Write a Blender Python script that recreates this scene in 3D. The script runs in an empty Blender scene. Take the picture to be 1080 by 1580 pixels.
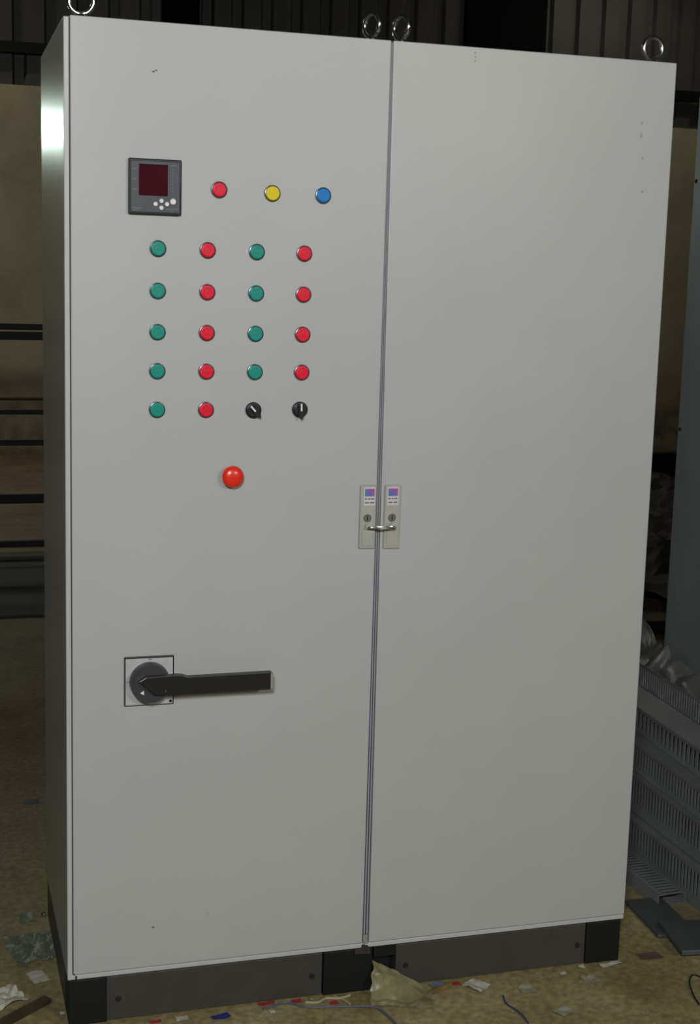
import bpy, bmesh, math, random
from mathutils import Vector, Matrix, noise
random.seed(7)
S = bpy.context.scene
COL = S.collection
Z0 = 0.0966            # underside of the doors above the floor
HB = 1.8077            # height of the enclosure body

# ------------------------------------------------------------------ materials
def mat(name, col, rough=.5, metal=0., coat=0., spec=.5, noise_amt=0., noise_scale=8., bump=0., bump_scale=200., col2=None,
        alpha=1., trans=0., emis=None, emis_str=0.):
    m = bpy.data.materials.new(name); m.use_nodes = True
    nt = m.node_tree; b = nt.nodes['Principled BSDF']
    b.inputs['Base Color'].default_value = (*col, 1)
    b.inputs['Roughness'].default_value = rough
    b.inputs['Metallic'].default_value = metal
    b.inputs['Coat Weight'].default_value = coat
    b.inputs['Coat Roughness'].default_value = .12
    b.inputs['Specular IOR Level'].default_value = spec
    b.inputs['Alpha'].default_value = alpha
    b.inputs['Transmission Weight'].default_value = trans
    if emis: 
        b.inputs['Emission Color'].default_value = (*emis, 1); b.inputs['Emission Strength'].default_value = emis_str
    tc = nt.nodes.new('ShaderNodeTexCoord')
    if noise_amt or col2:
        n = nt.nodes.new('ShaderNodeTexNoise'); n.inputs['Scale'].default_value = noise_scale; n.inputs['Detail'].default_value = 6
        nt.links.new(tc.outputs['Object'], n.inputs['Vector'])
        mx = nt.nodes.new('ShaderNodeMix'); mx.data_type = 'RGBA'
        c2 = col2 if col2 else tuple(c*(1-noise_amt) for c in col)
        mx.inputs['A'].default_value = (*col, 1); mx.inputs['B'].default_value = (*c2, 1)
        r = nt.nodes.new('ShaderNodeMapRange'); r.inputs['From Min'].default_value = .35; r.inputs['From Max'].default_value = .65
        nt.links.new(n.outputs['Fac'], r.inputs['Value']); nt.links.new(r.outputs['Result'], mx.inputs['Factor'])
        nt.links.new(mx.outputs['Result'], b.inputs['Base Color'])
    if bump:
        n = nt.nodes.new('ShaderNodeTexNoise'); n.inputs['Scale'].default_value = bump_scale; n.inputs['Detail'].default_value = 3
        nt.links.new(tc.outputs['Object'], n.inputs['Vector'])
        bp = nt.nodes.new('ShaderNodeBump'); bp.inputs['Strength'].default_value = bump; bp.inputs['Distance'].default_value = .001
        nt.links.new(n.outputs['Fac'], bp.inputs['Height']); nt.links.new(bp.outputs['Normal'], b.inputs['Normal'])
    return m

M = {}
M['door'] = mat('grey_powder_coat', (.436,.445,.434), .40, bump=.12, bump_scale=330, noise_amt=.03, noise_scale=5)
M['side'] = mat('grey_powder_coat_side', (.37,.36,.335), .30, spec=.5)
M['lip'] = mat('grey_frame_paint', (.47,.48,.48), .3, bump=.3, bump_scale=400)
M['recess'] = mat('dark_gasket', (.06,.06,.065), .6)
M['seal'] = mat('grey_blue_seal', (.33,.34,.37), .4)
M['bracket'] = mat('brown_bracket', (.045,.03,.028), .6, noise_amt=.4, noise_scale=60)
M['plinth_panel'] = mat('plinth_brown_grey', (.053,.049,.041), .5, bump=.2, noise_amt=.15, noise_scale=20)
M['plinth_black'] = mat('plinth_black', (.008,.008,.008), .6, spec=.3)
M['bolt'] = mat('dark_bolt', (.02,.014,.014), .5)
M['chrome'] = mat('bright_zinc', (.75,.74,.72), .18, metal=1, bump=.2, bump_scale=90)
M['bezel'] = mat('steel_bezel', (.10,.11,.13), .3, metal=.6)
M['green'] = mat('green_lens', (.008,.27,.21), .3, spec=.22, bump=.5, bump_scale=600)
M['red'] = mat('red_lens', (.74,.010,.035), .3, spec=.22, bump=.5, bump_scale=600)
M['yellow'] = mat('yellow_lens', (.74,.58,.004), .3, spec=.22, bump=.5, bump_scale=600)
M['blue'] = mat('blue_lens', (.005,.19,.56), .3, spec=.22, bump=.5, bump_scale=600)
M['estop'] = mat('red_mushroom', (.80,.028,.012), .28, coat=.1)
M['key'] = mat('worn_lock_steel', (.22,.22,.19), .4, metal=.5)
M['black'] = mat('black_plastic', (.012,.012,.013), .35)
M['charcoal'] = mat('charcoal_plastic', (.042,.042,.048), .4)
M['white'] = mat('white_mark', (.75,.75,.72), .5)
M['meter_frame'] = mat('meter_black', (.008,.009,.014), .35)
M['meter_face'] = mat('meter_slate', (.040,.052,.064), .4, noise_amt=.15, noise_scale=60)
M['screen'] = mat('maroon_filter', (.045,.002,.008), .15, coat=.3, emis=(.5,.01,.04), emis_str=.006)
M['mark_pale'] = mat('pale_print', (.11,.14,.15), .6)
M['btn'] = mat('pale_keys', (.80,.74,.76), .35)
M['lock'] = mat('beige_lock_plate', (.40,.40,.36), .45, noise_amt=.08, noise_scale=40)
M['lock_recess'] = mat('lock_recess', (.25,.25,.23), .5)
M['sticker'] = mat('sticker_white', (.60,.56,.60), .4)
M['ink'] = mat('sticker_ink', (.13,.13,.14), .6)
M['iso_plate'] = mat('isolator_plate', (.50,.50,.50), .35, noise_amt=.12, noise_scale=50)
M['tan'] = None
M['steel_dark'] = mat('dark_steel', (.005,.005,.005), .6, spec=.25)
M['duct'] = mat('grey_duct_plastic', (.20,.215,.215), .42, noise_amt=.2, noise_scale=6)
M['duct_lid'] = mat('grey_duct_lid', (.17,.18,.18), .38, noise_amt=.12, noise_scale=6)
M['blue_grey'] = mat('blue_grey_paint', (.33,.385,.41), .4, noise_amt=.12, noise_scale=3, bump=.2)
M['film'] = mat('clear_film', (.20,.20,.18), .3, alpha=.5)
M['film_green'] = mat('green_tinted_film', (.16,.20,.15), .4, alpha=.5)
M['bag'] = mat('yellowed_film', (.33,.30,.15), .35, alpha=.7, noise_amt=.4, noise_scale=30)
M['paper'] = mat('off_white_paper', (.50,.48,.40), .8, noise_amt=.15, noise_scale=40)
M['paper_dull'] = mat('dull_paper', (.30,.28,.19), .8, noise_amt=.2, noise_scale=40)
M['wood'] = mat('raw_wood', (.24,.17,.055), .7, noise_amt=.4, noise_scale=30)
M['wood_dark'] = mat('dark_wood', (.055,.035,.015), .7, noise_amt=.4, noise_scale=30)
M['wire_blue'] = mat('blue_wire', (.03,.04,.11), .4)
M['wire_slate'] = mat('slate_wire', (.09,.10,.15), .4)
M['wire_dark'] = mat('dark_wire', (.015,.013,.025), .4)
M['red_scrap'] = mat('red_scrap', (.36,.02,.035), .5)
M['blue_scrap'] = mat('blue_scrap', (.01,.03,.19), .4)
M['cyan_scrap'] = mat('pale_blue_scrap', (.10,.20,.36), .5)
M['strand'] = mat('pale_strand', (.34,.31,.18), .6)
M['board'] = mat('grey_board', (.07,.078,.08), .5, noise_amt=.15, noise_scale=10)
M['pink'] = mat('pinkish_board', (.15,.085,.075), .6, noise_amt=.3, noise_scale=12)
M['lamp_body'] = mat('lamp_housing', (.5,.5,.5), .4)
M['glass_day'] = mat('lit_window_pane', (.8,.9,.85), .3, emis=(.80,1.0,.88), emis_str=30.0)
M['void'] = mat('dark_opening', (.002,.002,.002), .8, spec=.1)

def node_mat(name): 
    m = bpy.data.materials.new(name); m.use_nodes = True
    nt = m.node_tree; return m, nt, nt.nodes['Principled BSDF'], nt.nodes.new('ShaderNodeTexCoord')
def ramp(nt, stops):
    r = nt.nodes.new('ShaderNodeValToRGB'); e = r.color_ramp.elements
    e[0].position, e[0].color = stops[0][0], (*stops[0][1],1)
    e[1].position, e[1].color = stops[-1][0], (*stops[-1][1],1)
    for p, c in stops[1:-1]:
        x = e.new(p); x.color = (*c,1)
    return r
# floor: dusty ochre concrete
m, nt, b, tc = node_mat('dusty_ochre_floor'); M['floor'] = m
n1 = nt.nodes.new('ShaderNodeTexNoise'); n1.inputs['Scale'].default_value = 4; n1.inputs['Detail'].default_value = 10; n1.inputs['Roughness'].default_value = .7
nt.links.new(tc.outputs['Object'], n1.inputs['Vector'])
r = ramp(nt, [(.3,(.150,.122,.050)),(.5,(.26,.215,.095)),(.7,(.34,.29,.155))])
nt.links.new(n1.outputs['Fac'], r.inputs['Fac'])
n2 = nt.nodes.new('ShaderNodeTexNoise'); n2.inputs['Scale'].default_value = 60; n2.inputs['Detail'].default_value = 4
nt.links.new(tc.outputs['Object'], n2.inputs['Vector'])
mx = nt.nodes.new('ShaderNodeMix'); mx.data_type='RGBA'; mx.blend_type='MULTIPLY'; mx.inputs['Factor'].default_value=.6
r2 = ramp(nt, [(.35,(.55,.5,.5)),(.65,(1.25,1.25,1.1))]); nt.links.new(n2.outputs['Fac'], r2.inputs['Fac'])
nt.links.new(r.outputs['Color'], mx.inputs['A']); nt.links.new(r2.outputs['Color'], mx.inputs['B'])
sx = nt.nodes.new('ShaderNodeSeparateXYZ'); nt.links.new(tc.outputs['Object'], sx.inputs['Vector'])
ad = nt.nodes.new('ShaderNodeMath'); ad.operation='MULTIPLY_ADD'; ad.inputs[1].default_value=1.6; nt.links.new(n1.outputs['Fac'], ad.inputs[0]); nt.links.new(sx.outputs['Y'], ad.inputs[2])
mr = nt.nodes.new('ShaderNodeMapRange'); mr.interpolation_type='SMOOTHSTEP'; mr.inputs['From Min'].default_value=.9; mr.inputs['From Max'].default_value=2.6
nt.links.new(ad.outputs['Value'], mr.inputs['Value'])       # floor tint turns darker and browner behind the enclosure
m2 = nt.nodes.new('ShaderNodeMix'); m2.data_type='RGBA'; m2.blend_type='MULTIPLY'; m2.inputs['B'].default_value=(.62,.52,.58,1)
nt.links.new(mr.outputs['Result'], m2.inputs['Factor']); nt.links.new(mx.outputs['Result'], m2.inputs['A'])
nt.links.new(m2.outputs['Result'], b.inputs['Base Color']); b.inputs['Roughness'].default_value = .75
bp = nt.nodes.new('ShaderNodeBump'); bp.inputs['Strength'].default_value=.4; bp.inputs['Distance'].default_value=.003
nt.links.new(n2.outputs['Fac'], bp.inputs['Height']); nt.links.new(bp.outputs['Normal'], b.inputs['Normal'])
# tan lower wall
m, nt, b, tc = node_mat('tan_plaster'); M['tan'] = m
n1 = nt.nodes.new('ShaderNodeTexNoise'); n1.inputs['Scale'].default_value = 1.6; n1.inputs['Detail'].default_value = 8; n1.inputs['Roughness'].default_value = .65
nt.links.new(tc.outputs['Object'], n1.inputs['Vector'])
r = ramp(nt, [(.3,(.29,.25,.15)),(.5,(.40,.345,.215)),(.7,(.46,.40,.26))]); nt.links.new(n1.outputs['Fac'], r.inputs['Fac'])
sx = nt.nodes.new('ShaderNodeSeparateXYZ'); nt.links.new(tc.outputs['Object'], sx.inputs['Vector'])
mr = nt.nodes.new('ShaderNodeMapRange'); mr.inputs['From Min'].default_value=.15; mr.inputs['From Max'].default_value=.75
nt.links.new(sx.outputs['Z'], mr.inputs['Value'])          # grime rising from the foot of the wall
mx = nt.nodes.new('ShaderNodeMix'); mx.data_type='RGBA'
n3 = nt.nodes.new('ShaderNodeTexNoise'); n3.inputs['Scale'].default_value = 5; n3.inputs['Detail'].default_value = 6
nt.links.new(tc.outputs['Object'], n3.inputs['Vector'])
r3 = ramp(nt, [(.4,(.13,.105,.085)),(.6,(.29,.25,.15))]); nt.links.new(n3.outputs['Fac'], r3.inputs['Fac'])
nt.links.new(mr.outputs['Result'], mx.inputs['Factor']); nt.links.new(r3.outputs['Color'], mx.inputs['A']); nt.links.new(r.outputs['Color'], mx.inputs['B'])
nt.links.new(mx.outputs['Result'], b.inputs['Base Color']); b.inputs['Roughness'].default_value=.85
M['sheet'] = mat('weathered_sheeting', (.068,.064,.055), .55, noise_amt=.35, noise_scale=1.2)
M['shell'] = mat('dark_shell', (.10,.095,.085), .8)
M['ceil'] = mat('dark_ceiling', (.06,.06,.055), .8)
# sticker print: gradient square
m, nt, b, tc = node_mat('sticker_print'); M['print'] = m
sx = nt.nodes.new('ShaderNodeSeparateXYZ'); nt.links.new(tc.outputs['Generated'], sx.inputs['Vector'])
a = ramp(nt, [(0,(.02,.28,.30)),(.55,(.12,.14,.50)),(1,(.60,.06,.28))]); nt.links.new(sx.outputs['X'], a.inputs['Fac'])
c = ramp(nt, [(0,(.02,.20,.32)),(.5,(.16,.10,.45)),(1,(.50,.02,.22))]); nt.links.new(sx.outputs['Z'], c.inputs['Fac'])
mx = nt.nodes.new('ShaderNodeMix'); mx.data_type='RGBA'; mx.inputs['Factor'].default_value=.5
nt.links.new(a.outputs['Color'], mx.inputs['A']); nt.links.new(c.outputs['Color'], mx.inputs['B']); nt.links.new(mx.outputs['Result'], b.inputs['Base Color'])
# scuffs with their own shape on the doors
def add_spots(m, spots):
    nt = m.node_tree; b = nt.nodes['Principled BSDF']
    src = b.inputs['Base Color'].links[0].from_socket
    tc = [n for n in nt.nodes if n.type=='TEX_COORD'][0]
    for (x, z, rx, rz, col) in spots:
        mp = nt.nodes.new('ShaderNodeMapping'); mp.inputs['Location'].default_value = (-x/rx, 0, -z/rz); mp.inputs['Scale'].default_value = (1/rx, 0, 1/rz)
        nt.links.new(tc.outputs['Object'], mp.inputs['Vector'])
        ln = nt.nodes.new('ShaderNodeVectorMath'); ln.operation='LENGTH'; nt.links.new(mp.outputs['Vector'], ln.inputs[0])
        mr = nt.nodes.new('ShaderNodeMapRange'); mr.inputs['From Min'].default_value=1.15; mr.inputs['From Max'].default_value=.7
        nt.links.new(ln.outputs['Value'], mr.inputs['Value'])
        mx = nt.nodes.new('ShaderNodeMix'); mx.data_type='RGBA'; mx.inputs['B'].default_value=(*col,1)
        nt.links.new(mr.outputs['Result'], mx.inputs['Factor']); nt.links.new(src, mx.inputs['A']); src = mx.outputs['Result']
    nt.links.new(src, b.inputs['Base Color'])
D_ = (.10,.10,.09)
add_spots(M['door'], [(.158,Z0+1.7215,.0035,.0017,D_),(.1625,Z0+1.724,.003,.0014,D_),(.166,Z0+.0935,.003,.0016,D_),(.2744,Z0+.1104,.0018,.001,(.25,.25,.23)),
    (.7706,Z0+1.7975,.002,.002,(.2,.2,.18)),(.7715,Z0+1.790,.0015,.0022,(.22,.22,.2)),(.771,Z0+1.782,.0018,.002,(.25,.25,.2)),
    (1.13,Z0+1.6879,.0022,.004,(.26,.26,.24)),(1.131,Z0+1.664,.002,.005,(.27,.27,.25)),(1.137,Z0+1.62,.002,.003,(.28,.28,.26)),(1.14,Z0+1.555,.0022,.0025,(.2,.2,.18))])

# ------------------------------------------------------------------ mesh helpers
def bx(bm, x0, x1, y0, y1, z0, z1):
    vs = [bm.verts.new(p) for p in ((x0,y0,z0),(x1,y0,z0),(x1,y1,z0),(x0,y1,z0),(x0,y0,z1),(x1,y0,z1),(x1,y1,z1),(x0,y1,z1))]
    for f in ((0,3,2,1),(4,5,6,7),(0,1,5,4),(1,2,6,5),(2,3,7,6),(3,0,4,7)): bm.faces.new([vs[i] for i in f])
    return vs
def prism_y(bm, pts, y0, y1):                      # polygon in x,z extruded along y
    a = [bm.verts.new((x,y0,z)) for x,z in pts]; c = [bm.verts.new((x,y1,z)) for x,z in pts]
    n = len(pts); bm.faces.new(a); bm.faces.new(c[::-1])
    for i in range(n): bm.faces.new((a[i],c[i],c[(i+1)%n],a[(i+1)%n]))
def lathe(bm, cx, cz, prof, y=0., seg=36):         # profile (radius, forward) about an axis pointing at the viewer (-y)
    rings = []
    for (r, d) in prof:
        if r < 1e-6: rings.append([bm.verts.new((cx, y-d, cz))])
        else: rings.append([bm.verts.new((cx+r*math.cos(2*math.pi*i/seg), y-d, cz+r*math.sin(2*math.pi*i/seg))) for i in range(seg)])
    for a, c in zip(rings, rings[1:]):
        for i in range(seg):
            j = (i+1)%seg
            if len(a)==1: bm.faces.new((a[0],c[j],c[i]))
            elif len(c)==1: bm.faces.new((a[i],a[j],c[0]))
            else: bm.faces.new((a[i],a[j],c[j],c[i]))
def tube(bm, pts, r, seg=8, closed=False):
    pts = [Vector(p) for p in pts]; n = len(pts); rings = []; up = Vector((0,0,1)); prev = None
    for i,p in enumerate(pts):
        t = (pts[(i+1)%n]-pts[i-1]) if closed else (pts[min(i+1,n-1)]-pts[max(i-1,0)])
        t.normalize()
        if prev is None:
            a = t.cross(up)
            if a.length < 1e-3: a = t.cross(Vector((1,0,0)))
        else: a = prev - t*prev.dot(t)
        a.normalize(); prev = a; c = t.cross(a)
        rings.append([bm.verts.new(p + a*r*math.cos(2*math.pi*k/seg) + c*r*math.sin(2*math.pi*k/seg)) for k in range(seg)])
    m = n if closed else n-1
    for i in range(m):
        A, B = rings[i], rings[(i+1)%n]
        for k in range(seg): bm.faces.new((A[k],A[(k+1)%seg],B[(k+1)%seg],B[k]))
    if not closed: bm.faces.new(rings[0][::-1]); bm.faces.new(rings[-1])
def smooth_path(pts, n=8):
    P = [Vector(p) for p in pts]; out = []
    for i in range(len(P)-1):
        p0,p1,p2,p3 = P[max(i-1,0)],P[i],P[i+1],P[min(i+2,len(P)-1)]
        for k in range(n):
            t=k/n; out.append(.5*((2*p1)+(-p0+p2)*t+(2*p0-5*p1+4*p2-p3)*t*t+(-p0+3*p1-3*p2+p3)*t**3))
    out.append(P[-1]); return out
def obj(name, bm, m, parent=None, bevel=0., smooth=False, origin=None):
    bmesh.ops.recalc_face_normals(bm, faces=bm.faces[:])
    me = bpy.data.meshes.new(name)
    if origin is not None: bmesh.ops.translate(bm, verts=bm.verts[:], vec=-Vector(origin))
    bm.to_mesh(me); bm.free()
    for x in (m if isinstance(m,(list,tuple)) else [m]): me.materials.append(x)
    o = bpy.data.objects.new(name, me); COL.objects.link(o)
    if origin is not None: o.location = origin
    if parent is not None:
        o.parent = parent
        if origin is not None: o.location = Vector(origin)
    if smooth:
        for p in me.polygons: p.use_smooth = True
        me.set_sharp_from_angle(angle=math.radians(40))
    if bevel:
        b = o.modifiers.new('bevel','BEVEL'); b.width=bevel; b.segments=2; b.limit_method='ANGLE'; b.angle_limit=math.radians(40)
    return o
def thing(name, label, cat, loc=(0,0,0), group=None):
    o = bpy.data.objects.new(name, None); COL.objects.link(o); o.location = loc; o.empty_display_size=.05
    tag(o, label, cat, group); return o
def tag(o, label, cat, group=None):
    o['label']=label; o['category']=cat
    if group: o['group']=group
    return o
def struct(o, label=None):
    o['kind']='structure'
    if label: o['label']=label
    return o
B = bmesh.new

# ------------------------------------------------------------------ the setting
WY = 9.2
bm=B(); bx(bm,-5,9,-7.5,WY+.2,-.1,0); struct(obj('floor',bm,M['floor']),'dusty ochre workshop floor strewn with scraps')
bm=B(); bx(bm,-5,9,WY,WY+.2,0,2.93); struct(obj('wall_back',bm,M['tan']),'tan plastered lower wall behind the enclosure')
# corrugated sheeting above
bm=B(); pts=[]; x=-5.; P=.25
while x<9: pts += [(x,0),(x+.135,0),(x+.155,.045),(x+.23,.045)]; x+=P
pts=[(min(a,9.),b_) for a,b_ in pts]
lo=[bm.verts.new((a+.06,WY+.03+b_,2.93)) for a,b_ in pts]; hi=[bm.verts.new((a+.06,WY+.03+b_,5.6)) for a,b_ in pts]
for i in range(len(pts)-1): bm.faces.new((lo[i],lo[i+1],hi[i+1],hi[i]))
o=obj('wall_back_upper',bm,M['sheet']); sd=o.modifiers.new('thickness','SOLIDIFY'); sd.thickness=.003
struct(o,'dark ribbed metal sheeting above the tan wall')
bm=B(); bx(bm,-5,9,WY-.07,WY-.005,3.165,3.25); struct(obj('trim_1',bm,M['steel_dark']),'black horizontal purlin across the ribbed sheeting')
bm=B(); bx(bm,1.62,1.92,WY-.06,WY+.02,2.93,5.6); struct(obj('trim_2',bm,M['void'],bevel=.004),'dark upright steel column on the ribbed sheeting')
bm=B(); bx(bm,4.23,4.97,WY-.03,WY+.04,3.3,5.2); struct(obj('window_2',bm,M['void']),'unlit black opening high in the sheeting')
bm=B(); bx(bm,-5,9,-7.7,-7.5,0,5.6); struct(obj('wall_front',bm,M['shell']))
bm=B(); bx(bm,-5.2,-5,-7.5,WY,0,5.6); struct(obj('wall_left',bm,M['shell']))
bm=B(); bx(bm,9,9.2,-7.5,WY,0,5.6); struct(obj('wall_right',bm,M['shell']))
bm=B(); bx(bm,-5,9,-7.5,WY+.2,5.6,5.7); struct(obj('ceiling',bm,M['ceil']))
# small daylit window in the back wall, mirrored in the glossy side of the enclosure
bm=B()
for a in ((-1.15,-1.10,2.44,2.77),(-.40,-.35,2.44,2.77),(-1.10,-.40,2.44,2.49),(-1.10,-.40,2.72,2.77)): bx(bm,a[0],a[1],WY-.05,WY-.001,a[2],a[3])
w=struct(obj('window_1',bm,M['steel_dark']),'small daylit window in the tan wall')
bm=B(); bx(bm,-1.10,-.40,WY-.02,WY-.004,2.49,2.72); obj('pane',bm,M['glass_day'],w)
# conduit on the wall
bm=B(); tube(bm,[(-3,WY-.013,.455),(3.2,WY-.013,.455)],.012); struct(obj('trim_3',bm,M['wood_dark'],smooth=True),'thin brown conduit running low along the tan back wall')

# ------------------------------------------------------------------ steel rack in the background (left)
RY=5.1
rack=thing('steel_rack','black steel rack of long horizontal rails standing behind the enclosure by the tan wall','rack',(0,RY,0))
for z0,z1,dy in ((1.165,1.197,0),(1.112,1.155,.0),(.716,.741,.0),(.549,.580,0),(.235,.285,0),(.0,.03,0)):
    bm=B(); bx(bm,-1.2,1.5,dy,dy+.035,z0,z1); obj('rail',bm,M['steel_dark'],rack,bevel=.003)
for x in (-1.24,1.5):
    bm=B(); bx(bm,x,x+.04,-.005,.04,0,1.22); obj('post',bm,M['steel_dark'],rack,bevel=.003)
for x in (-1.24,1.5):
    bm=B(); bx(bm,x,x+.04,-.25,.29,0,.035); obj('foot',bm,M['steel_dark'],rack,bevel=.003)
# beam on the floor (right)
bm=B()
prof=[(0,0),(.12,0),(.12,.015),(.068,.015),(.068,.185),(.12,.185),(.12,.20),(0,.20),(0,.185),(.052,.185),(.052,.015),(0,.015)]
va=[bm.verts.new((3.6,7.3+a,c)) for a,c in prof]; vb=[bm.verts.new((6.6,7.3+a,c)) for a,c in prof]
for i in range(12): bm.faces.new((va[i],va[(i+1)%12],vb[(i+1)%12],vb[i]))
bm.faces.new(va); bm.faces.new(vb[::-1])
tag(obj('steel_beam',bm,M['steel_dark']),'dark steel beam lying on the floor far behind, against the foot of the tan wall','beam')

# ------------------------------------------------------------------ the enclosure
cab=thing('control_cabinet','large light grey two-door electrical control cabinet on a dark plinth','control cabinet')
def zz(v): return Z0+v
# body with frame lip
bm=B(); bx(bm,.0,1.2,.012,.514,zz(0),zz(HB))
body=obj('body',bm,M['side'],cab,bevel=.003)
bm=B(); bx(bm,.009,1.196,.0095,.013,zz(.008),zz(HB-.002)); obj('door_recess',bm,M['recess'],body)
bm=B(); prism_y(bm,[(.0,zz(0)),(1.2,zz(0)),(1.2,zz(.0095)),(.0093,zz(.0095)),(.0093,zz(HB-.003)),(.0,zz(HB-.003))],.002,.013)
lip=obj('frame_lip',bm,M['lip'],body,bevel=.0012)
# notch with a small dark screw in the lower left corner of the lip
bm=B(); lathe(bm,.0125,zz(.0125),[(.0016,-.002),(.0016,.0006),(0,.0008)],y=.0,seg=12); obj('corner_screw',bm,M['bolt'],body)
bm=B(); prism_y(bm,[(.0145,zz(.0)),(.0178,zz(.0)),(.0178,zz(.0075)),(.0145,zz(.0085))],.0008,.004); obj('corner_notch',bm,M['bolt'],body)
# doors
def door(pts, label):
    bm=B(); prism_y(bm,pts,0.0,.0092); o=obj('door',bm,M['door'],cab,bevel=.0016); o['label']=label; return o
dl=door([(.0112,zz(.0112)),(.6002,zz(.0112)),(.6029,zz(HB)),(.0112,zz(HB))],'door carrying the lamps, meter and switches')
dr=door([(.6143,zz(.0112)),(1.2,zz(.0112)),(1.2,zz(HB-.0)),(.6076,zz(HB))],'plain blank door')
# strip under each door is interrupted at the seam by a brown joining bracket
bm=B(); prism_y(bm,[(.583,zz(-.010)),(.619,zz(-.013)),(.6135,zz(.004)),(.6005,zz(.008)),(.598,zz(.0)),(.584,zz(.0))],-.004,.006)
obj('joining_bracket',bm,M['bracket'],cab,bevel=.001)
def seam(fr0, fr1, name, m, ztop=HB-.004, zbot=.03):
    def X(f,z):
        t=z/HB; a=.6002+.0027*t; c=.6143-.0067*t; return a+(c-a)*f
    bm=B(); prism_y(bm,[(X(fr0,zbot),zz(zbot)),(X(fr1,zbot),zz(zbot)),(X(fr1,ztop),zz(ztop)),(X(fr0,ztop),zz(ztop))],.002,.0095)
    return obj(name,bm,m,cab)
seam(.20,.38,'seam_seal',M['seal']); seam(.62,.80,'seam_seal',M['seal'])
bm=B(); bx(bm,.6020,.6125,.001,.0095,zz(.008),zz(.028)); obj('seam_cap',bm,M['lock_recess'],cab,bevel=.001)

# plinth
pl=obj('plinth',(lambda b_:(bx(b_,.02,1.18,.03,.50,.0,Z0-.001),b_)[1])(B()),M['plinth_black'],cab)
for x0,x1 in ((.002,.0757),(.519,.6235),(1.113,1.194)):
    bm=B(); bx(bm,x0,x1,.002,.08,0,Z0-.0015); obj('plinth_corner',bm,M['plinth_black'],pl,bevel=.002)
bm=B(); bx(bm,.002,.012,.08,.512,0,Z0-.0015); obj('plinth_side',bm,M['plinth_panel'],pl,bevel=.001)
bm=B(); bx(bm,1.186,1.196,.08,.512,0,Z0-.0015); obj('plinth_side',bm,M['plinth_panel'],pl,bevel=.001)
bm=B(); bx(bm,.628,.676,.006,.026,Z0-.026,Z0-.002); obj('plinth_crossbar',bm,M['plinth_black'],pl)
for x0,x1 in ((.0757,.5165),(.6765,1.1115)):
    bm=B(); bx(bm,x0,x1,.005,.028,0.002,Z0-.003); obj('plinth_panel',bm,M['plinth_panel'],pl,bevel=.0012)
for x in (.0986,.4949,.6988,1.0932):
    bm=B(); lathe(bm,x,Z0-.0515,[(.0062,-.001),(.0062,.002),(.005,.0035),(.0025,.0035),(.0025,.002),(0,.002)],y=.005,seg=6); obj('plinth_bolt',bm,M['bolt'],pl)

# eye bolts
def eyebolt(x, ang):
    bm=B(); zt=zz(HB); y=.035; R=.0215; r=.0045
    c=Vector((x,y,zt+.006+R+r*.6)); d=Vector((math.cos(ang),math.sin(ang),0))
    tube(bm,[c+d*R*math.cos(t)+Vector((0,0,R*math.sin(t))) for t in [2*math.pi*k/40 for k in range(40)]],r,12,closed=True)
    for k,(r0,z0,r1,z1) in enumerate(((.013,0,.013,.003),(.0075,.003,.006,.009))):
        res=bmesh.ops.create_cone(bm,cap_ends=True,segments=24,radius1=r0,radius2=r1,depth=z1-z0,matrix=Matrix.Translation((x,y,zt+(z0+z1)/2)))
    return obj('lifting_eye',bm,M['chrome'],cab,smooth=True)
eyebolt(.0345,math.radians(-8)); eyebolt(.5745,math.radians(-68)); eyebolt(.6330,math.radians(-70)); eyebolt(1.1635,math.radians(6))

# pilot lights: built once, then copied with their lens
protos={}
def pilot(x, z, colour):
    if 'pl' not in protos:
        bm=B(); lathe(bm,0,0,[(.0152,0),(.0152,.003),(.0147,.0040),(.0134,.0044),(.0130,.0035),(.0,.0035)],seg=40)
        p=obj('pilot_light',bm,M['bezel'],cab,smooth=True); protos['pl']=p; first=p
    else:
        p=protos['pl'].copy(); COL.objects.link(p); p.parent=cab
    if colour not in protos:
        bm=B(); lathe(bm,0,0,[(.0131,.003),(.0131,.0052),(.0123,.0066),(.0100,.0074),(.0085,.0071),(.0045,.0074),(0,.0075)],seg=40)
        l=obj('lens',bm,M[colour],p,smooth=True); protos[colour]=l
    else:
        l=protos[colour].copy(); COL.objects.link(l); l.parent=p
    p.location=(x,0,zz(z)); l['label']=colour+' lens'
    return p
XS=(.1677,.2596,.3521,.4434); ZS=(1.4105,1.3343,1.2594,1.1878,1.1162)
pilot(.2796,1.5203,'red'); pilot(.3798,1.5183,'yellow'); pilot(.4775,1.5186,'blue')
for r_,z in enumerate(ZS):
    for c_,x in enumerate(XS):
        if r_==4 and c_>1: continue
        pilot(x,z,'green' if c_%2==0 else 'red')
# selector switches
def selector(x,z,ang):
    bm=B(); lathe(bm,0,0,[(.0152,0),(.0152,.004),(.0140,.0055),(.0125,.006),(.0,.006)],seg=40)
    s=obj('selector_switch',bm,M['black'],cab,smooth=True); s.location=(x,0,zz(z))
    bm=B()
    lathe(bm,0,0,[(.0122,.006),(.0118,.010),(0,.010)],seg=32)
    prism_y(bm,[(-.0045,-.0125),(.0,-.0185),(.0045,-.0125),(.0042,.0105),(.0,.0125),(-.0042,.0105)],-.0155,-.0095)
    k=obj('knob',bm,M['black'],s,bevel=.0008); k.rotation_euler=(0,ang,0)
    bm=B(); bx(bm,-.0015,.0015,-.0162,-.0153,-.002,.0120); q=obj('pointer_line',bm,M['white'],s); q.rotation_euler=(0,ang,0)
selector(.3505,1.1158,math.radians(-42)); selector(.4412,1.1170,math.radians(-2))
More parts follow.
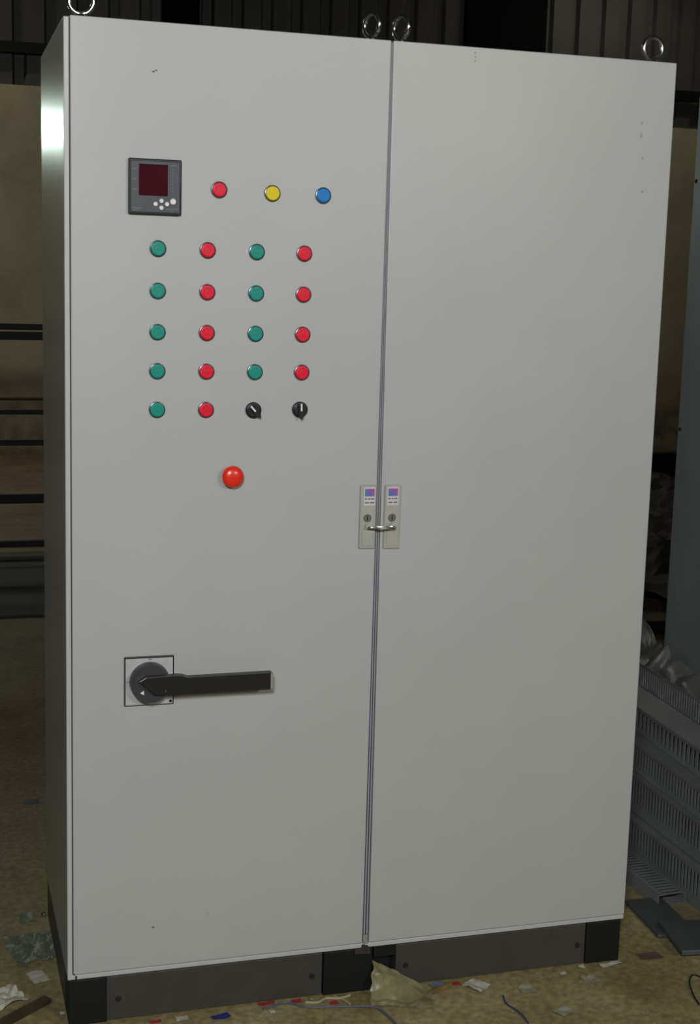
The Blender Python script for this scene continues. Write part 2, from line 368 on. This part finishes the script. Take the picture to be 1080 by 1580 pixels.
# emergency stop
bm=B(); lathe(bm,.3105,zz(.9905),[(.0145,0),(.0145,.008),(.012,.009),(.0,.009)],seg=40); es=obj('emergency_stop',bm,M['black'],cab,smooth=True)
bm=B(); lathe(bm,.3105,zz(.9905),[(.012,.009),(.0190,.010),(.0207,.012),(.0207,.015),(.0196,.0185),(.0155,.0215),(.008,.0235),(0,.024)],seg=48); o=obj('mushroom_button',bm,M['estop'],es,smooth=True); o['label']='red mushroom push button'

# power meter
MX0,MX1,MZ0,MZ1=.1128,.2087,zz(1.4707),zz(1.5690)
def mu(u): return MX0+(MX1-MX0)*u
def mv(v): return MZ1-(MZ1-MZ0)*v
bm=B(); bx(bm,MX0,MX1,-.010,.001,MZ0,MZ1); pm=obj('power_meter',bm,M['meter_frame'],cab,bevel=.002)
bm=B(); bx(bm,mu(.035),mu(.965),-.0118,-.0095,mv(.965),mv(.04)); obj('face_panel',bm,M['meter_face'],pm,bevel=.001)
bm=B(); bx(bm,mu(.19),mu(.735),-.0124,-.0110,mv(.665),mv(.10)); obj('display_window',bm,M['screen'],pm,bevel=.0006)
for u,v,r_ in ((.503,.81,.0041),(.615,.75,.0041),(.72,.805,.0041),(.615,.875,.0041),(.835,.755,.0054)):
    bm=B(); lathe(bm,mu(u),mv(v),[(r_,.0),(r_,.0018),(r_*.8,.0028),(r_*.35,.0028),(r_*.3,.0022),(0,.0022)],y=-.0115,seg=24); obj('push_button',bm,M['btn'],pm,smooth=True)
def dash(parent,u0,u1,v,h,m=M['mark_pale']):
    bm=B(); bx(bm,mu(u0),mu(u1),-.0121,-.0116,mv(v+h/2),mv(v-h/2)); obj('print_line',bm,m,parent)
for u0,u1,v,h in ((.06,.23,.895,.022),(.09,.16,.93,.012),(.72,.93,.895,.022),(.79,.85,.925,.014),(.06,.15,.19,.02),(.06,.15,.375,.02),(.06,.15,.56,.02),(.785,.90,.11,.02),
    (.80,.84,.18,.02),(.80,.84,.235,.02),(.80,.83,.29,.02),(.80,.84,.345,.02),(.80,.83,.40,.02),(.80,.84,.455,.02),(.80,.83,.51,.02),(.80,.84,.565,.02)):
    dash(pm,u0,u1,v,h)

# lock plates
def lock(x0,x1,z0,z1,sx):
    bm=B(); bx(bm,x0,x1,-.006,.001,zz(z0),zz(z1)); p=obj('lock_plate',bm,M['lock'],cab,bevel=.0022)
    w=x1-x0
    bm=B(); bx(bm,x0+w*.13,x1-w*.13,-.0078,-.0055,zz(z0+.006),zz(z0+.036)); obj('swing_handle',bm,M['lock'],p,bevel=.001)
    bm=B(); bx(bm,sx-.0118,sx+.0118,-.0066,-.0058,zz(.9290),zz(.9655)); st=obj('sticker',bm,M['sticker'],p,bevel=.0002)
    bm=B(); bx(bm,sx-.0098,sx+.0098,-.0069,-.0065,zz(.9475),zz(.9625)); obj('sticker_print',bm,M['print'],p)
    for zc,segs in ((.9425,((-.0095,-.005),(-.003,.0015),(.003,.009))),(.9350,((-.0095,-.001),(.001,.0095)))):
        bm=B()
        for a,c in segs: bx(bm,sx+a,sx+c,-.0069,-.0065,zz(zc-.0012),zz(zc+.0012))
        obj('sticker_lettering',bm,M['ink'],p)
    kx=x0+w*.46
    bm=B(); lathe(bm,kx,zz(.9045),[(.0078,-.001),(.0078,.0012),(.0066,.0022),(.0058,.0012),(.0,.0012)],y=-.006,seg=28); ky=obj('key_cylinder',bm,M['key'],p,smooth=True)
    bm=B(); prism_y(bm,[(kx-.0012,zz(.9005)),(kx+.0012,zz(.9005)),(kx+.0012,zz(.9085)),(kx-.0012,zz(.9085))],-.0079,-.0068); obj('key_slot',bm,M['black'],p)
    bm=B(); tube(bm,[(kx,-.004,zz(.8895)),(kx,-.011,zz(.8895))],.0045,12); obj('ring_eye',bm,M['lock'],p,smooth=True)
    return p,kx
lockL,kL=lock(.5665,.5992,.8432,.9692,.5850)
lockR,kR=lock(.6168,.6505,.8422,.9690,.6330)
# wire loop closed through both locks
bm=B(); pts=[]
ca,cb=(kL+.009,-.010),(kR-.007,-.010)
for k in range(48):
    t=2*math.pi*k/48
    pts.append((.608+.0285*math.cos(t), -.017+.008*math.sin(t), zz(.8870)+.0010*math.sin(2*t)))
tube(bm,pts,.0021,8,closed=True)
wl=tag(obj('wire_loop',bm,M['chrome'],smooth=True),'thin bright wire loop passed through both door locks at the seam','wire loop')

# rotary isolator
IX,IZ=.1555,zz(.5973)
bm=B(); bx(bm,.1078,.2028,-.004,.001,zz(.5490),zz(.6458)); iso=obj('isolator_switch',bm,M['black'],cab,bevel=.0015)
bm=B(); bx(bm,.1100,.2003,-.0062,-.0035,zz(.5512),zz(.6425)); obj('face_plate',bm,M['iso_plate'],iso,bevel=.001)
bm=B()
bx(bm,.1565,.1572,-.0066,-.0060,IZ+.034,IZ+.042); o=obj('tick_mark',bm,M['ink'],iso)
bm=B(); bx(bm,.1115,.1195,-.0066,-.0060,IZ-.0005,IZ+.0008); obj('tick_mark',bm,M['ink'],iso)
bm=B(); bx(bm,.1530,.1600,-.0066,-.0060,IZ+.0425,IZ+.0445); obj('tick_mark',bm,M['ink'],iso)
bm=B(); lathe(bm,.1960,zz(.5565),[(.0028,0),(.0028,.0015),(0,.0015)],y=-.006,seg=16); obj('plate_screw',bm,M['black'],iso)
bm=B(); lathe(bm,IX,IZ,[(.0385,.006),(.0385,.012),(.0372,.028),(.034,.033),(.0,.033)],seg=56); hub=obj('rotary_knob',bm,M['charcoal'],iso,smooth=True)
bm=B()
prism_y(bm,[(IX-.026,IZ+.011),(IX-.012,IZ+.019),(IX+.045,IZ+.0205),(IX+.058,IZ+.0195),(IX+.068,IZ+.0158),(.3855,IZ+.0168),(.3875,IZ+.015),(.3875,IZ-.0165),(.3855,IZ-.0178),(IX+.060,IZ-.0180),(IX+.03,IZ-.0185),(IX+.004,IZ-.016)],-.046,-.031)
lv=obj('lever_handle',bm,M['black'],iso,bevel=.0018); 
bm=B(); prism_y(bm,[(.3835,IZ-.0170),(.3882,IZ-.0160),(.3882,IZ+.0145),(.3835,IZ+.0162)],-.0466,-.033); obj('lever_end',bm,M['lock_recess'],iso)
bm=B(); prism_y(bm,[(IX-.0215,IZ-.0145),(IX-.0145,IZ-.0185),(IX-.0145,IZ-.0100)],-.0337,-.0328); obj('arrow_mark',bm,M['white'],iso)
bm=B(); bx(bm,IX+.0245,IX+.0252,-.0466,-.0459,IZ-.012,IZ-.006); obj('tick_mark',bm,M['mark_pale'],iso)

# ------------------------------------------------------------------ neighbouring cabinet, right
ax=Vector((2.415,2.03,0)); d=(Vector((2.359,1.65,0))-Vector((2.42,2.016,0))).normalized(); rz=math.atan2(d.y,d.x)+math.pi/2
nc=thing('steel_enclosure','blue-grey steel enclosure wrapped in film at its foot, beside the large cabinet','enclosure',ax)
nc.rotation_euler=(0,0,rz)
# local: origin = back left corner; -y towards the viewer, +x to the right
bm=B(); bx(bm,.0,1.0,-.80,.0,.02,2.15); nb=obj('body',bm,M['blue_grey'],nc,bevel=.006)
bm=B(); bx(bm,.012,.99,-.815,-.80,.03,2.14); obj('door',bm,M['blue_grey'],nc,bevel=.003)
for y,z in ((-.03,.09),(-.03,.96),(-.03,1.85)):
    bm=B(); bmesh.ops.create_uvsphere(bm,u_segments=12,v_segments=8,radius=.007,matrix=Matrix.Translation((-.001,y,z))); obj('rivet',bm,M['bolt'],nc,smooth=True)
bm=B(); bx(bm,.004,.02,-.03,-.002,.06,2.12)
bm.free()
bm=B(); bx(bm,.03,.97,-.77,-.03,0,.02); obj('base',bm,M['steel_dark'],nc)

def crumple(name, cx, cy, w, h, amp, m, rot=0., z=.002, nx=22, ny=18, freq=14., seedv=0., lift=None, thick=.0006, edge=.15, parent=None):
    """a thin crumpled sheet lying on the floor, irregular outline"""
    bm=B(); g=[]
    for j in range(ny+1):
        row=[]
        for i in range(nx+1):
            u=i/nx-.5; v=j/ny-.5
            wob=1+edge*noise.noise(Vector((u*4+seedv,v*4,seedv)))*2
            x=u*w*wob; y=v*h*wob
            n_=abs(noise.noise(Vector((x*freq+seedv,y*freq,seedv*2))))+.5*abs(noise.noise(Vector((x*freq*2.3,y*freq*2.3+seedv,3))))
            zz_=amp*n_+(lift(u,v) if lift else 0)
            X=x*math.cos(rot)-y*math.sin(rot); Y=x*math.sin(rot)+y*math.cos(rot)
            row.append(bm.verts.new((X,Y,zz_)))
        g.append(row)
    for j in range(ny):
        for i in range(nx): bm.faces.new((g[j][i],g[j][i+1],g[j+1][i+1],g[j+1][i]))
    zmin=min(v.co.z for v in bm.verts)
    for v in bm.verts: v.co.z-=zmin
    o=obj(name,bm,m); o.location=(cx,cy,z)
    sd=o.modifiers.new('thickness','SOLIDIFY'); sd.thickness=thick; sd.offset=1
    return o
# film gathered round the foot of the blue-grey enclosure
o=crumple('plastic_sheet',2.08,1.50,.28,1.15,.10,M['film'],rot=math.radians(-8),nx=30,ny=60,freq=3.2,seedv=4.,lift=lambda u,v:.30*max(0,u+.1))
tag(o,'clear crumpled plastic film bunched at the foot of the blue-grey enclosure','plastic film')

# ------------------------------------------------------------------ heap of slotted wiring ducts
def duct_mesh(L,W,H,pitch=.0155,slot=.0075):
    if H==.070: pitch,slot=.023,.011
    bm=B(); t=.002; base=.3*H if H>.08 else .22*H; top=.10*H
    bx(bm,-W/2,W/2,0,L,0,t)
    for s in (-1,1):
        x0,x1=(s*W/2-t,s*W/2) if s>0 else (s*W/2,s*W/2+t)
        bx(bm,x0,x1,0,L,t*.5,base)
        n=int(L/pitch)
        for k in range(n):
            y=k*pitch+.003
            bx(bm,x0,x1,y,y+pitch-slot,base-.001,H-top+.001)
        bx(bm,x0,x1,0,L,H-top,H-.001)
    me=bpy.data.meshes.new('duct'); bmesh.ops.recalc_face_normals(bm,faces=bm.faces[:]); bm.to_mesh(me); bm.free(); me.materials.append(M['duct']); return me
def lid_mesh(L,W,H):
    bm=B(); bx(bm,-W/2-.001,W/2+.001,0,L,H-.002,H+.001)
    for s in (-1,1): bx(bm,min(s*W/2,s*(W/2+.0015)),max(s*W/2,s*(W/2+.0015)),0,L,H-.009,H)
    me=bpy.data.meshes.new('duct_lid'); bmesh.ops.recalc_face_normals(bm,faces=bm.faces[:]); bm.to_mesh(me); bm.free(); me.materials.append(M['duct_lid']); return me
DM={}
def duct(x,y,z,L,W,H,rot,label,roll=0.,lid=True):
    k=(L,W,H)
    if k not in DM: DM[k]=(duct_mesh(L,W,H),lid_mesh(L,W,H))
    t=thing('wiring_duct',label,'cable duct',(x,y,z),'slotted wiring ducts heaped beside the cabinet'); t.rotation_euler=(0,roll,rot)
    o=bpy.data.objects.new('channel',DM[k][0]); COL.objects.link(o); o.parent=t
    if lid:
        o=bpy.data.objects.new('cover',DM[k][1]); COL.objects.link(o); o.parent=t
    return t
r1=math.radians(-1.5)
duct(1.555,-.45,.0,2.0,.10,.098,math.radians(.5),'grey slotted wiring duct at the very bottom of the heap, on the floor')
duct(1.560,-.55,.101,2.1,.10,.100,math.radians(-.5),'grey slotted wiring duct second from the bottom of the heap')
duct(1.565,-.40,.203,1.9,.12,.075,math.radians(-1.5),'grey slotted wiring duct third up in the heap, under the topmost one')
duct(1.560,-.50,.280,2.0,.09,.070,math.radians(-3.),'grey slotted wiring duct lying topmost in the heap')
duct(1.705,-.45,.0,2.0,.14,.098,math.radians(-1),'grey slotted wiring duct on the floor at the back of the heap')
duct(1.710,-.45,.100,2.0,.14,.100,math.radians(-1),'grey slotted wiring duct in the rear row, one above the floor')
duct(1.735,-.40,.203,2.0,.14,.10,math.radians(-3),'broad open grey slotted duct at the top of the rear row by the film',lid=False)
duct(1.412,.225,.0155,.45,.028,.075,math.radians(2),'short slotted duct tipped on its side in front of the heap by the cabinet corner',roll=math.radians(90))
# flat grey boards in front of the heap
def slab(name,x,y,z,w,l,h,rot,m,label,cat):
    bm=B(); bx(bm,-w/2,w/2,-l/2,l/2,0,h); o=obj(name,bm,m,bevel=min(h*.2,.002)); o.location=(x,y,z); o.rotation_euler=(0,0,rot); return tag(o,label,cat)
slab('flat_board',1.385,.165,.0,.095,.19,.010,math.radians(-4),M['board'],'flat dark grey board lying on the floor between the cabinet corner and the duct heap','board')
slab('flat_board',1.392,.035,.0102,.10,.15,.012,math.radians(-9),M['board'],'flat dark grey board resting on the end of another board, nearest the dark curled wire','board')
slab('wooden_lath',1.480,-.06,.0,.03,.20,.012,math.radians(-16),M['pink'],'narrow reddish lath between the duct heap and the grey boards','lath')

o=crumple('filler',3.75,5.15,2.7,4.1,.16,mat('dark_filler_sheet',(.05,.043,.028),.6,noise_amt=.5,noise_scale=3),rot=math.radians(-6),nx=44,ny=60,freq=2.2,seedv=9.,thick=.003,edge=.06)  # added dark sheet, keeps the floor seen through the right gap dark
tag(o,'dark crumpled tarpaulin sheet added to darken the floor beyond the gap between the two enclosures','filler')
bm=B(); tube(bm,[(1.9,2.75,.032),(3.3,2.62,.032)],.03,14); tag(obj('filler_pipe',bm,M['steel_dark'],smooth=True),'black pipe added to fill the dark floor behind the blue-grey enclosure','pipe')  # added pipe, helps fill the dark area beyond the gap
bm=B(); bx(bm,-1.3,1.45,3.45,4.8,0,.012); tag(obj('filler_mat',bm,mat('filler_mat_brown',(.035,.030,.024),.8,noise_amt=.4,noise_scale=3),bevel=.004),'dark brown mat added to darken the floor in front of the steel rack','mat')  # added dark slab that darkens the floor before the rack
# ------------------------------------------------------------------ litter
def scrap(x,y,w,h,m,label,name='paper_scrap',cat='scrap',rot=0.,amp=.008,seedv=1.,z=.001):
    o=crumple(name,x,y,w,h,amp*.7,m,rot=rot,z=z,nx=8,ny=6,freq=22,seedv=seedv,edge=.16); return tag(o,label,cat)
scrap(.844,-.035,.042,.045,M['paper'],'largest white paper scrap beside the plinth, under the blank door',seedv=2.,rot=.6,amp=.012)
scrap(.942,-.073,.030,.030,M['paper_dull'],'dull pale scrap near the loose blue wire in front of the plinth',seedv=5.)
scrap(.979,-.178,.034,.028,M['paper_dull'],'yellowish scrap nearest the viewer on the open floor',seedv=6.,rot=.4)
scrap(1.094,-.066,.034,.028,M['paper_dull'],'yellowish scrap in front of the plinth bolt under the blank door',seedv=7.,rot=.1)
scrap(1.046,-.028,.014,.012,M['paper'],'small pale chip close to the plinth foot',seedv=8.)
scrap(1.099,-.012,.012,.014,M['paper'],'tiny white chip touching the plinth near its dark end',seedv=9.)
scrap(1.165,-.016,.050,.012,M['paper'],'thin white sliver at the dark end of the plinth',seedv=10.,rot=.15)
scrap(.221,-.023,.024,.016,M['paper'],'pale round scrap against the plinth below the meter side door',seedv=11.)
scrap(.297,-.034,.036,.018,M['blue_scrap'],'dark blue plastic scrap at the foot of the plinth','plastic_scrap',rot=.2,seedv=12.,amp=.005)
scrap(.170,-.022,.020,.010,M['red_scrap'],'small reddish scrap left of the pale round scrap at the plinth','plastic_scrap',seedv=13.)
scrap(.397,-.006,.034,.012,M['red_scrap'],'longer red plastic strip along the plinth foot','plastic_scrap',seedv=14.,rot=.1)
scrap(.460,-.010,.020,.014,M['red_scrap'],'red scrap beneath the plinth bolt near the middle opening','plastic_scrap',seedv=15.)
scrap(.533,-.033,.018,.012,M['red_scrap'],'red chip among the pale strands at the middle of the plinth','plastic_scrap',seedv=16.)
scrap(.800,-.016,.030,.014,M['red_scrap'],'red scrap just behind the largest white paper scrap','plastic_scrap',seedv=17.)
scrap(.765,-.012,.034,.012,M['cyan_scrap'],'pale blue scrap at the plinth between the yellow stick and the red scrap','plastic_scrap',seedv=18.)
scrap(.402,-.040,.012,.010,M['paper'],'tiny white fleck in front of the long red strip','paper_scrap',seedv=19.)
scrap(-.042,.217,.034,.050,M['paper'],'oval pale scrap on the floor along the dim side of the cabinet',seedv=20.,rot=.3)
scrap(-.047,.505,.030,.05,M['film_green'],'small greenish film scrap farther back along the side of the cabinet','plastic_scrap',seedv=21.)
scrap(-.008,.516,.009,.014,M['wire_dark'],'black chip on the floor tight against the cabinet side','chip',seedv=22.)
scrap(.015,1.243,.045,.03,M['wire_dark'],'black sliver lying far back beyond the cabinet side','chip',seedv=23.,amp=.004)
scrap(-.006,.055,.009,.009,M['paper'],'tiny white bead beside the front corner of the plinth','chip',seedv=24.)
scrap(1.27,.0,.05,.03,M['pink'],'dusty pale smear of shavings beside the grey boards','scrap',seedv=25.,amp=.004)
o=crumple('plastic_film_scrap',-.040,.350,.105,.135,.006,M['film_green'],rot=.15,nx=20,ny=20,freq=26,seedv=30.); tag(o,'greenish translucent film lying flat beside the dim side of the cabinet','plastic film')
o=crumple('crumpled_wrapper',-.115,.135,.07,.075,.030,M['paper'],rot=.4,nx=18,ny=16,freq=17,seedv=31.); tag(o,'crumpled off-white wrapper on the floor beside the dark brown wood strip','wrapper')
o=crumple('plastic_bag',.672,-.050,.125,.072,.008,M['bag'],rot=-.35,nx=36,ny=30,freq=24,seedv=33.,lift=lambda u,v:.075*max(0,v+.25)*max(0,.6-u)); tag(o,'crumpled yellowish plastic bag pushed against the middle opening of the plinth','plastic bag')
def stick(a,b_,w,h,m,label):
    a=Vector(a); b_=Vector(b_); L=(b_-a).length; bm=B(); bx(bm,0,L,-w/2,w/2,0,h)
    o=obj('wood_stick',bm,m,bevel=.001); o.location=(a.x,a.y,.001); o.rotation_euler=(0,0,math.atan2(b_.y-a.y,b_.x-a.x)); return tag(o,label,'stick')
stick((.700,-.062),(.792,-.020),.010,.008,M['wood'],'short yellowish wood stick lying against the plinth beside the plastic bag')
stick((-.135,.025),(-.030,.110),.022,.010,M['wood_dark'],'dark brown wood strip beside the front corner of the plinth')
def wire(pts,r,m,label,name='loose_wire',cat='wire'):
    bm=B(); tube(bm,[Vector((x,y,z)) for x,y,z in smooth_path([(x,y,r+.001+(q[2] if len(q)>2 else 0)) for q in pts for x,y in [q[:2]]])],r,8); return tag(obj(name,bm,m,smooth=True),label,cat)
wire([(.386,-.026),(.408,-.020),(.437,-.012),(.460,-.030),(.483,-.042),(.547,-.055),(.598,-.067),(.618,-.091),(.63,-.146)],.0022,M['wire_slate'],'long slate blue wire curving past the plastic bag')
wire([(.882,-.089),(.876,-.121),(.885,-.15),(.89,-.178),(.885,-.228)],.0018,M['wire_blue'],'short dark blue wire on open floor in front of the blank door')
wire([(1.36,-.17),(1.333,-.120),(1.318,-.103),(1.294,-.130),(1.272,-.187),(1.265,-.22)],.0018,M['wire_dark'],'dark curled wire in front of the grey boards')
wire([(.475,-.022),(.500,-.028),(.520,-.016),(.546,-.022),(.572,-.016)],.0028,M['strand'],'pale plastic strand twisting along the middle of the plinth','plastic_strand','strand')
wire([(.540,-.012),(.555,-.030),(.562,-.050)],.002,M['strand'],'short pale strand crossing the longer strand by the plinth','plastic_strand','strand')
# fine countless dust flecks
bm=B()
for k in range(420):
    x=random.uniform(-.25,1.6); y=random.uniform(-.45,.0) if k%3 else random.uniform(-.05,.6)
    if -.01<x<1.21 and y>-.004: x=random.choice((random.uniform(-.25,-.02),random.uniform(1.22,1.38)))
    if (x>1.31 and y>-.2) or x>1.45: continue
    s=random.uniform(.0012,.0038); a=random.random()*6.3
    vs=[bm.verts.new((x+s*math.cos(a+q)*random.uniform(.6,1.3),y+s*math.sin(a+q)*random.uniform(.6,1.6),.0015+random.uniform(0,.0015))) for q in (0,1.6,3.1,4.6)]
    bm.faces.new(vs).material_index=random.choice((0,0,1,1,2))
o=obj('floor_litter',bm,[M['paper_dull'],M['strand'],M['pink']]); o['kind']='stuff'; o['label']='fine pale flecks and shavings scattered over the floor'; o['category']='litter'

# ------------------------------------------------------------------ lamps
def fill_batten(name,x,y,z,L,rot,power,col,label,size=.12):  # added tube lamp, out of view, brightens the back wall and hall
    t=thing(name,label,'lamp',(x,y,z)); t.rotation_euler=(0,0,rot)
    bm=B(); bx(bm,-L/2,L/2,-.06,.06,.03,.08); obj('housing',bm,M['lamp_body'],t,bevel=.004)
    bm=B(); tube(bm,[(-L/2+.03,0,.012),(L/2-.03,0,.012)],.013,10); obj('tube',bm,mat('tube_glow',(.9,.9,.9),.4,emis=col,emis_str=3.),t,smooth=True)
    bm=B(); tube(bm,[(0,0,.08),(0,0,5.6-z)],.006,6); obj('hanger',bm,M['steel_dark'],t)
    ld=bpy.data.lights.new(name+'_light','AREA'); ld.shape='RECTANGLE'; ld.size=L; ld.size_y=size; ld.energy=power; ld.color=col
    lo_=bpy.data.objects.new('lamp_light',ld); COL.objects.link(lo_); lo_.parent=t; lo_.location=(0,0,-.01)
    return t,lo_
def aim(lo_,target):
    p=lo_.matrix_world.translation
bpy.context.view_layer.update()
def area(x,y,z,tx,ty,tz,w,h,power,col):
    ld=bpy.data.lights.new('work_light','AREA'); ld.shape='RECTANGLE'; ld.size=w; ld.size_y=h; ld.energy=power; ld.color=col
    o=bpy.data.objects.new('work_light',ld); COL.objects.link(o); o.location=(x,y,z)
    o.rotation_euler=(Vector((tx,ty,tz))-Vector((x,y,z))).to_track_quat('-Z','Y').to_euler(); return o
def floodlight(x,y,z,tx,ty,tz,w,h,power,col,label):
    t=thing('flood_lamp',label,'lamp',(x,y,z)); q=(Vector((tx,ty,tz))-Vector((x,y,z))).to_track_quat('-Z','Y'); t.rotation_euler=q.to_euler()
    bm=B()
    for a in ((-w/2-.02,-w/2,-h/2-.02,h/2+.02),(w/2,w/2+.02,-h/2-.02,h/2+.02),(-w/2,w/2,h/2,h/2+.02),(-w/2,w/2,-h/2-.02,-h/2)): bx(bm,a[0],a[1],a[2],a[3],-.01,.06)
    bx(bm,-w/2-.02,w/2+.02,-h/2-.02,h/2+.02,.06,.08)
    obj('housing',bm,M['lamp_body'],t)
    iv=q.to_matrix().inverted(); bm=B(); tube(bm,[(0,0,.07),tuple(Vector((0,0,.07))+iv@Vector((0,-.02,.25))),tuple(iv@Vector((0,0,5.6-z)))],.01,8); obj('bracket',bm,M['steel_dark'],t)
    ld=bpy.data.lights.new('lamp_light','AREA'); ld.shape='RECTANGLE'; ld.size=w; ld.size_y=h; ld.energy=power; ld.color=col
    lo_=bpy.data.objects.new('lamp_light',ld); COL.objects.link(lo_); lo_.parent=t; lo_.location=(0,0,.0)
    return t
floodlight(2.45,-5.2,2.72, .8,0,1.0, .9,.5, 58,(1.,.95,.87),'flood lamp hung high behind the viewer, over the open floor')
floodlight(-.6,-3.3,2.3, .3,0,.9, .5,.35, 62,(.95,.98,.99),'cooler flood lamp hung high behind the viewer, nearer the meter side')

fill_batten('fill_lamp',-1.6,8.35,4.3,1.6,0,32,(1.,.95,.80),'unseen tube lamp added to brighten the far half of the hall')
fill_batten('fill_lamp',5.6,8.35,4.3,1.6,0,6,(1.,.93,.78),'unseen tube lamp added to brighten the far side of the hall beyond the blue-grey enclosure')
W=bpy.data.worlds.new('hall'); S.world=W; W.use_nodes=True
W.node_tree.nodes['Background'].inputs['Color'].default_value=(.55,.53,.45,1); W.node_tree.nodes['Background'].inputs['Strength'].default_value=.02

# ------------------------------------------------------------------ camera
yaw,pitch,roll,f=.2926078,-.1600037,.0279589,2179.361
fw=Vector((math.sin(yaw)*math.cos(pitch),math.cos(yaw)*math.cos(pitch),math.sin(pitch)))
rr=Vector((math.cos(yaw),-math.sin(yaw),0)); uu=rr.cross(fw)
r2=rr*math.cos(roll)+uu*math.sin(roll); u2=-rr*math.sin(roll)+uu*math.cos(roll)
cd=bpy.data.cameras.new('camera'); cd.sensor_fit='VERTICAL'; cd.sensor_height=24; cd.lens=f/1580*24; cd.clip_start=.02
co=bpy.data.objects.new('camera',cd); COL.objects.link(co)
co.matrix_world=Matrix(((r2.x,u2.x,-fw.x,-.23935),(r2.y,u2.y,-fw.y,-2.61218),(r2.z,u2.z,-fw.z,1.35659+Z0),(0,0,0,1)))
S.camera=co
S.view_settings.view_transform='Standard'; S.view_settings.look='None'; S.view_settings.gamma=1; S.view_settings.exposure=0.24
S.view_settings.use_curve_mapping=False
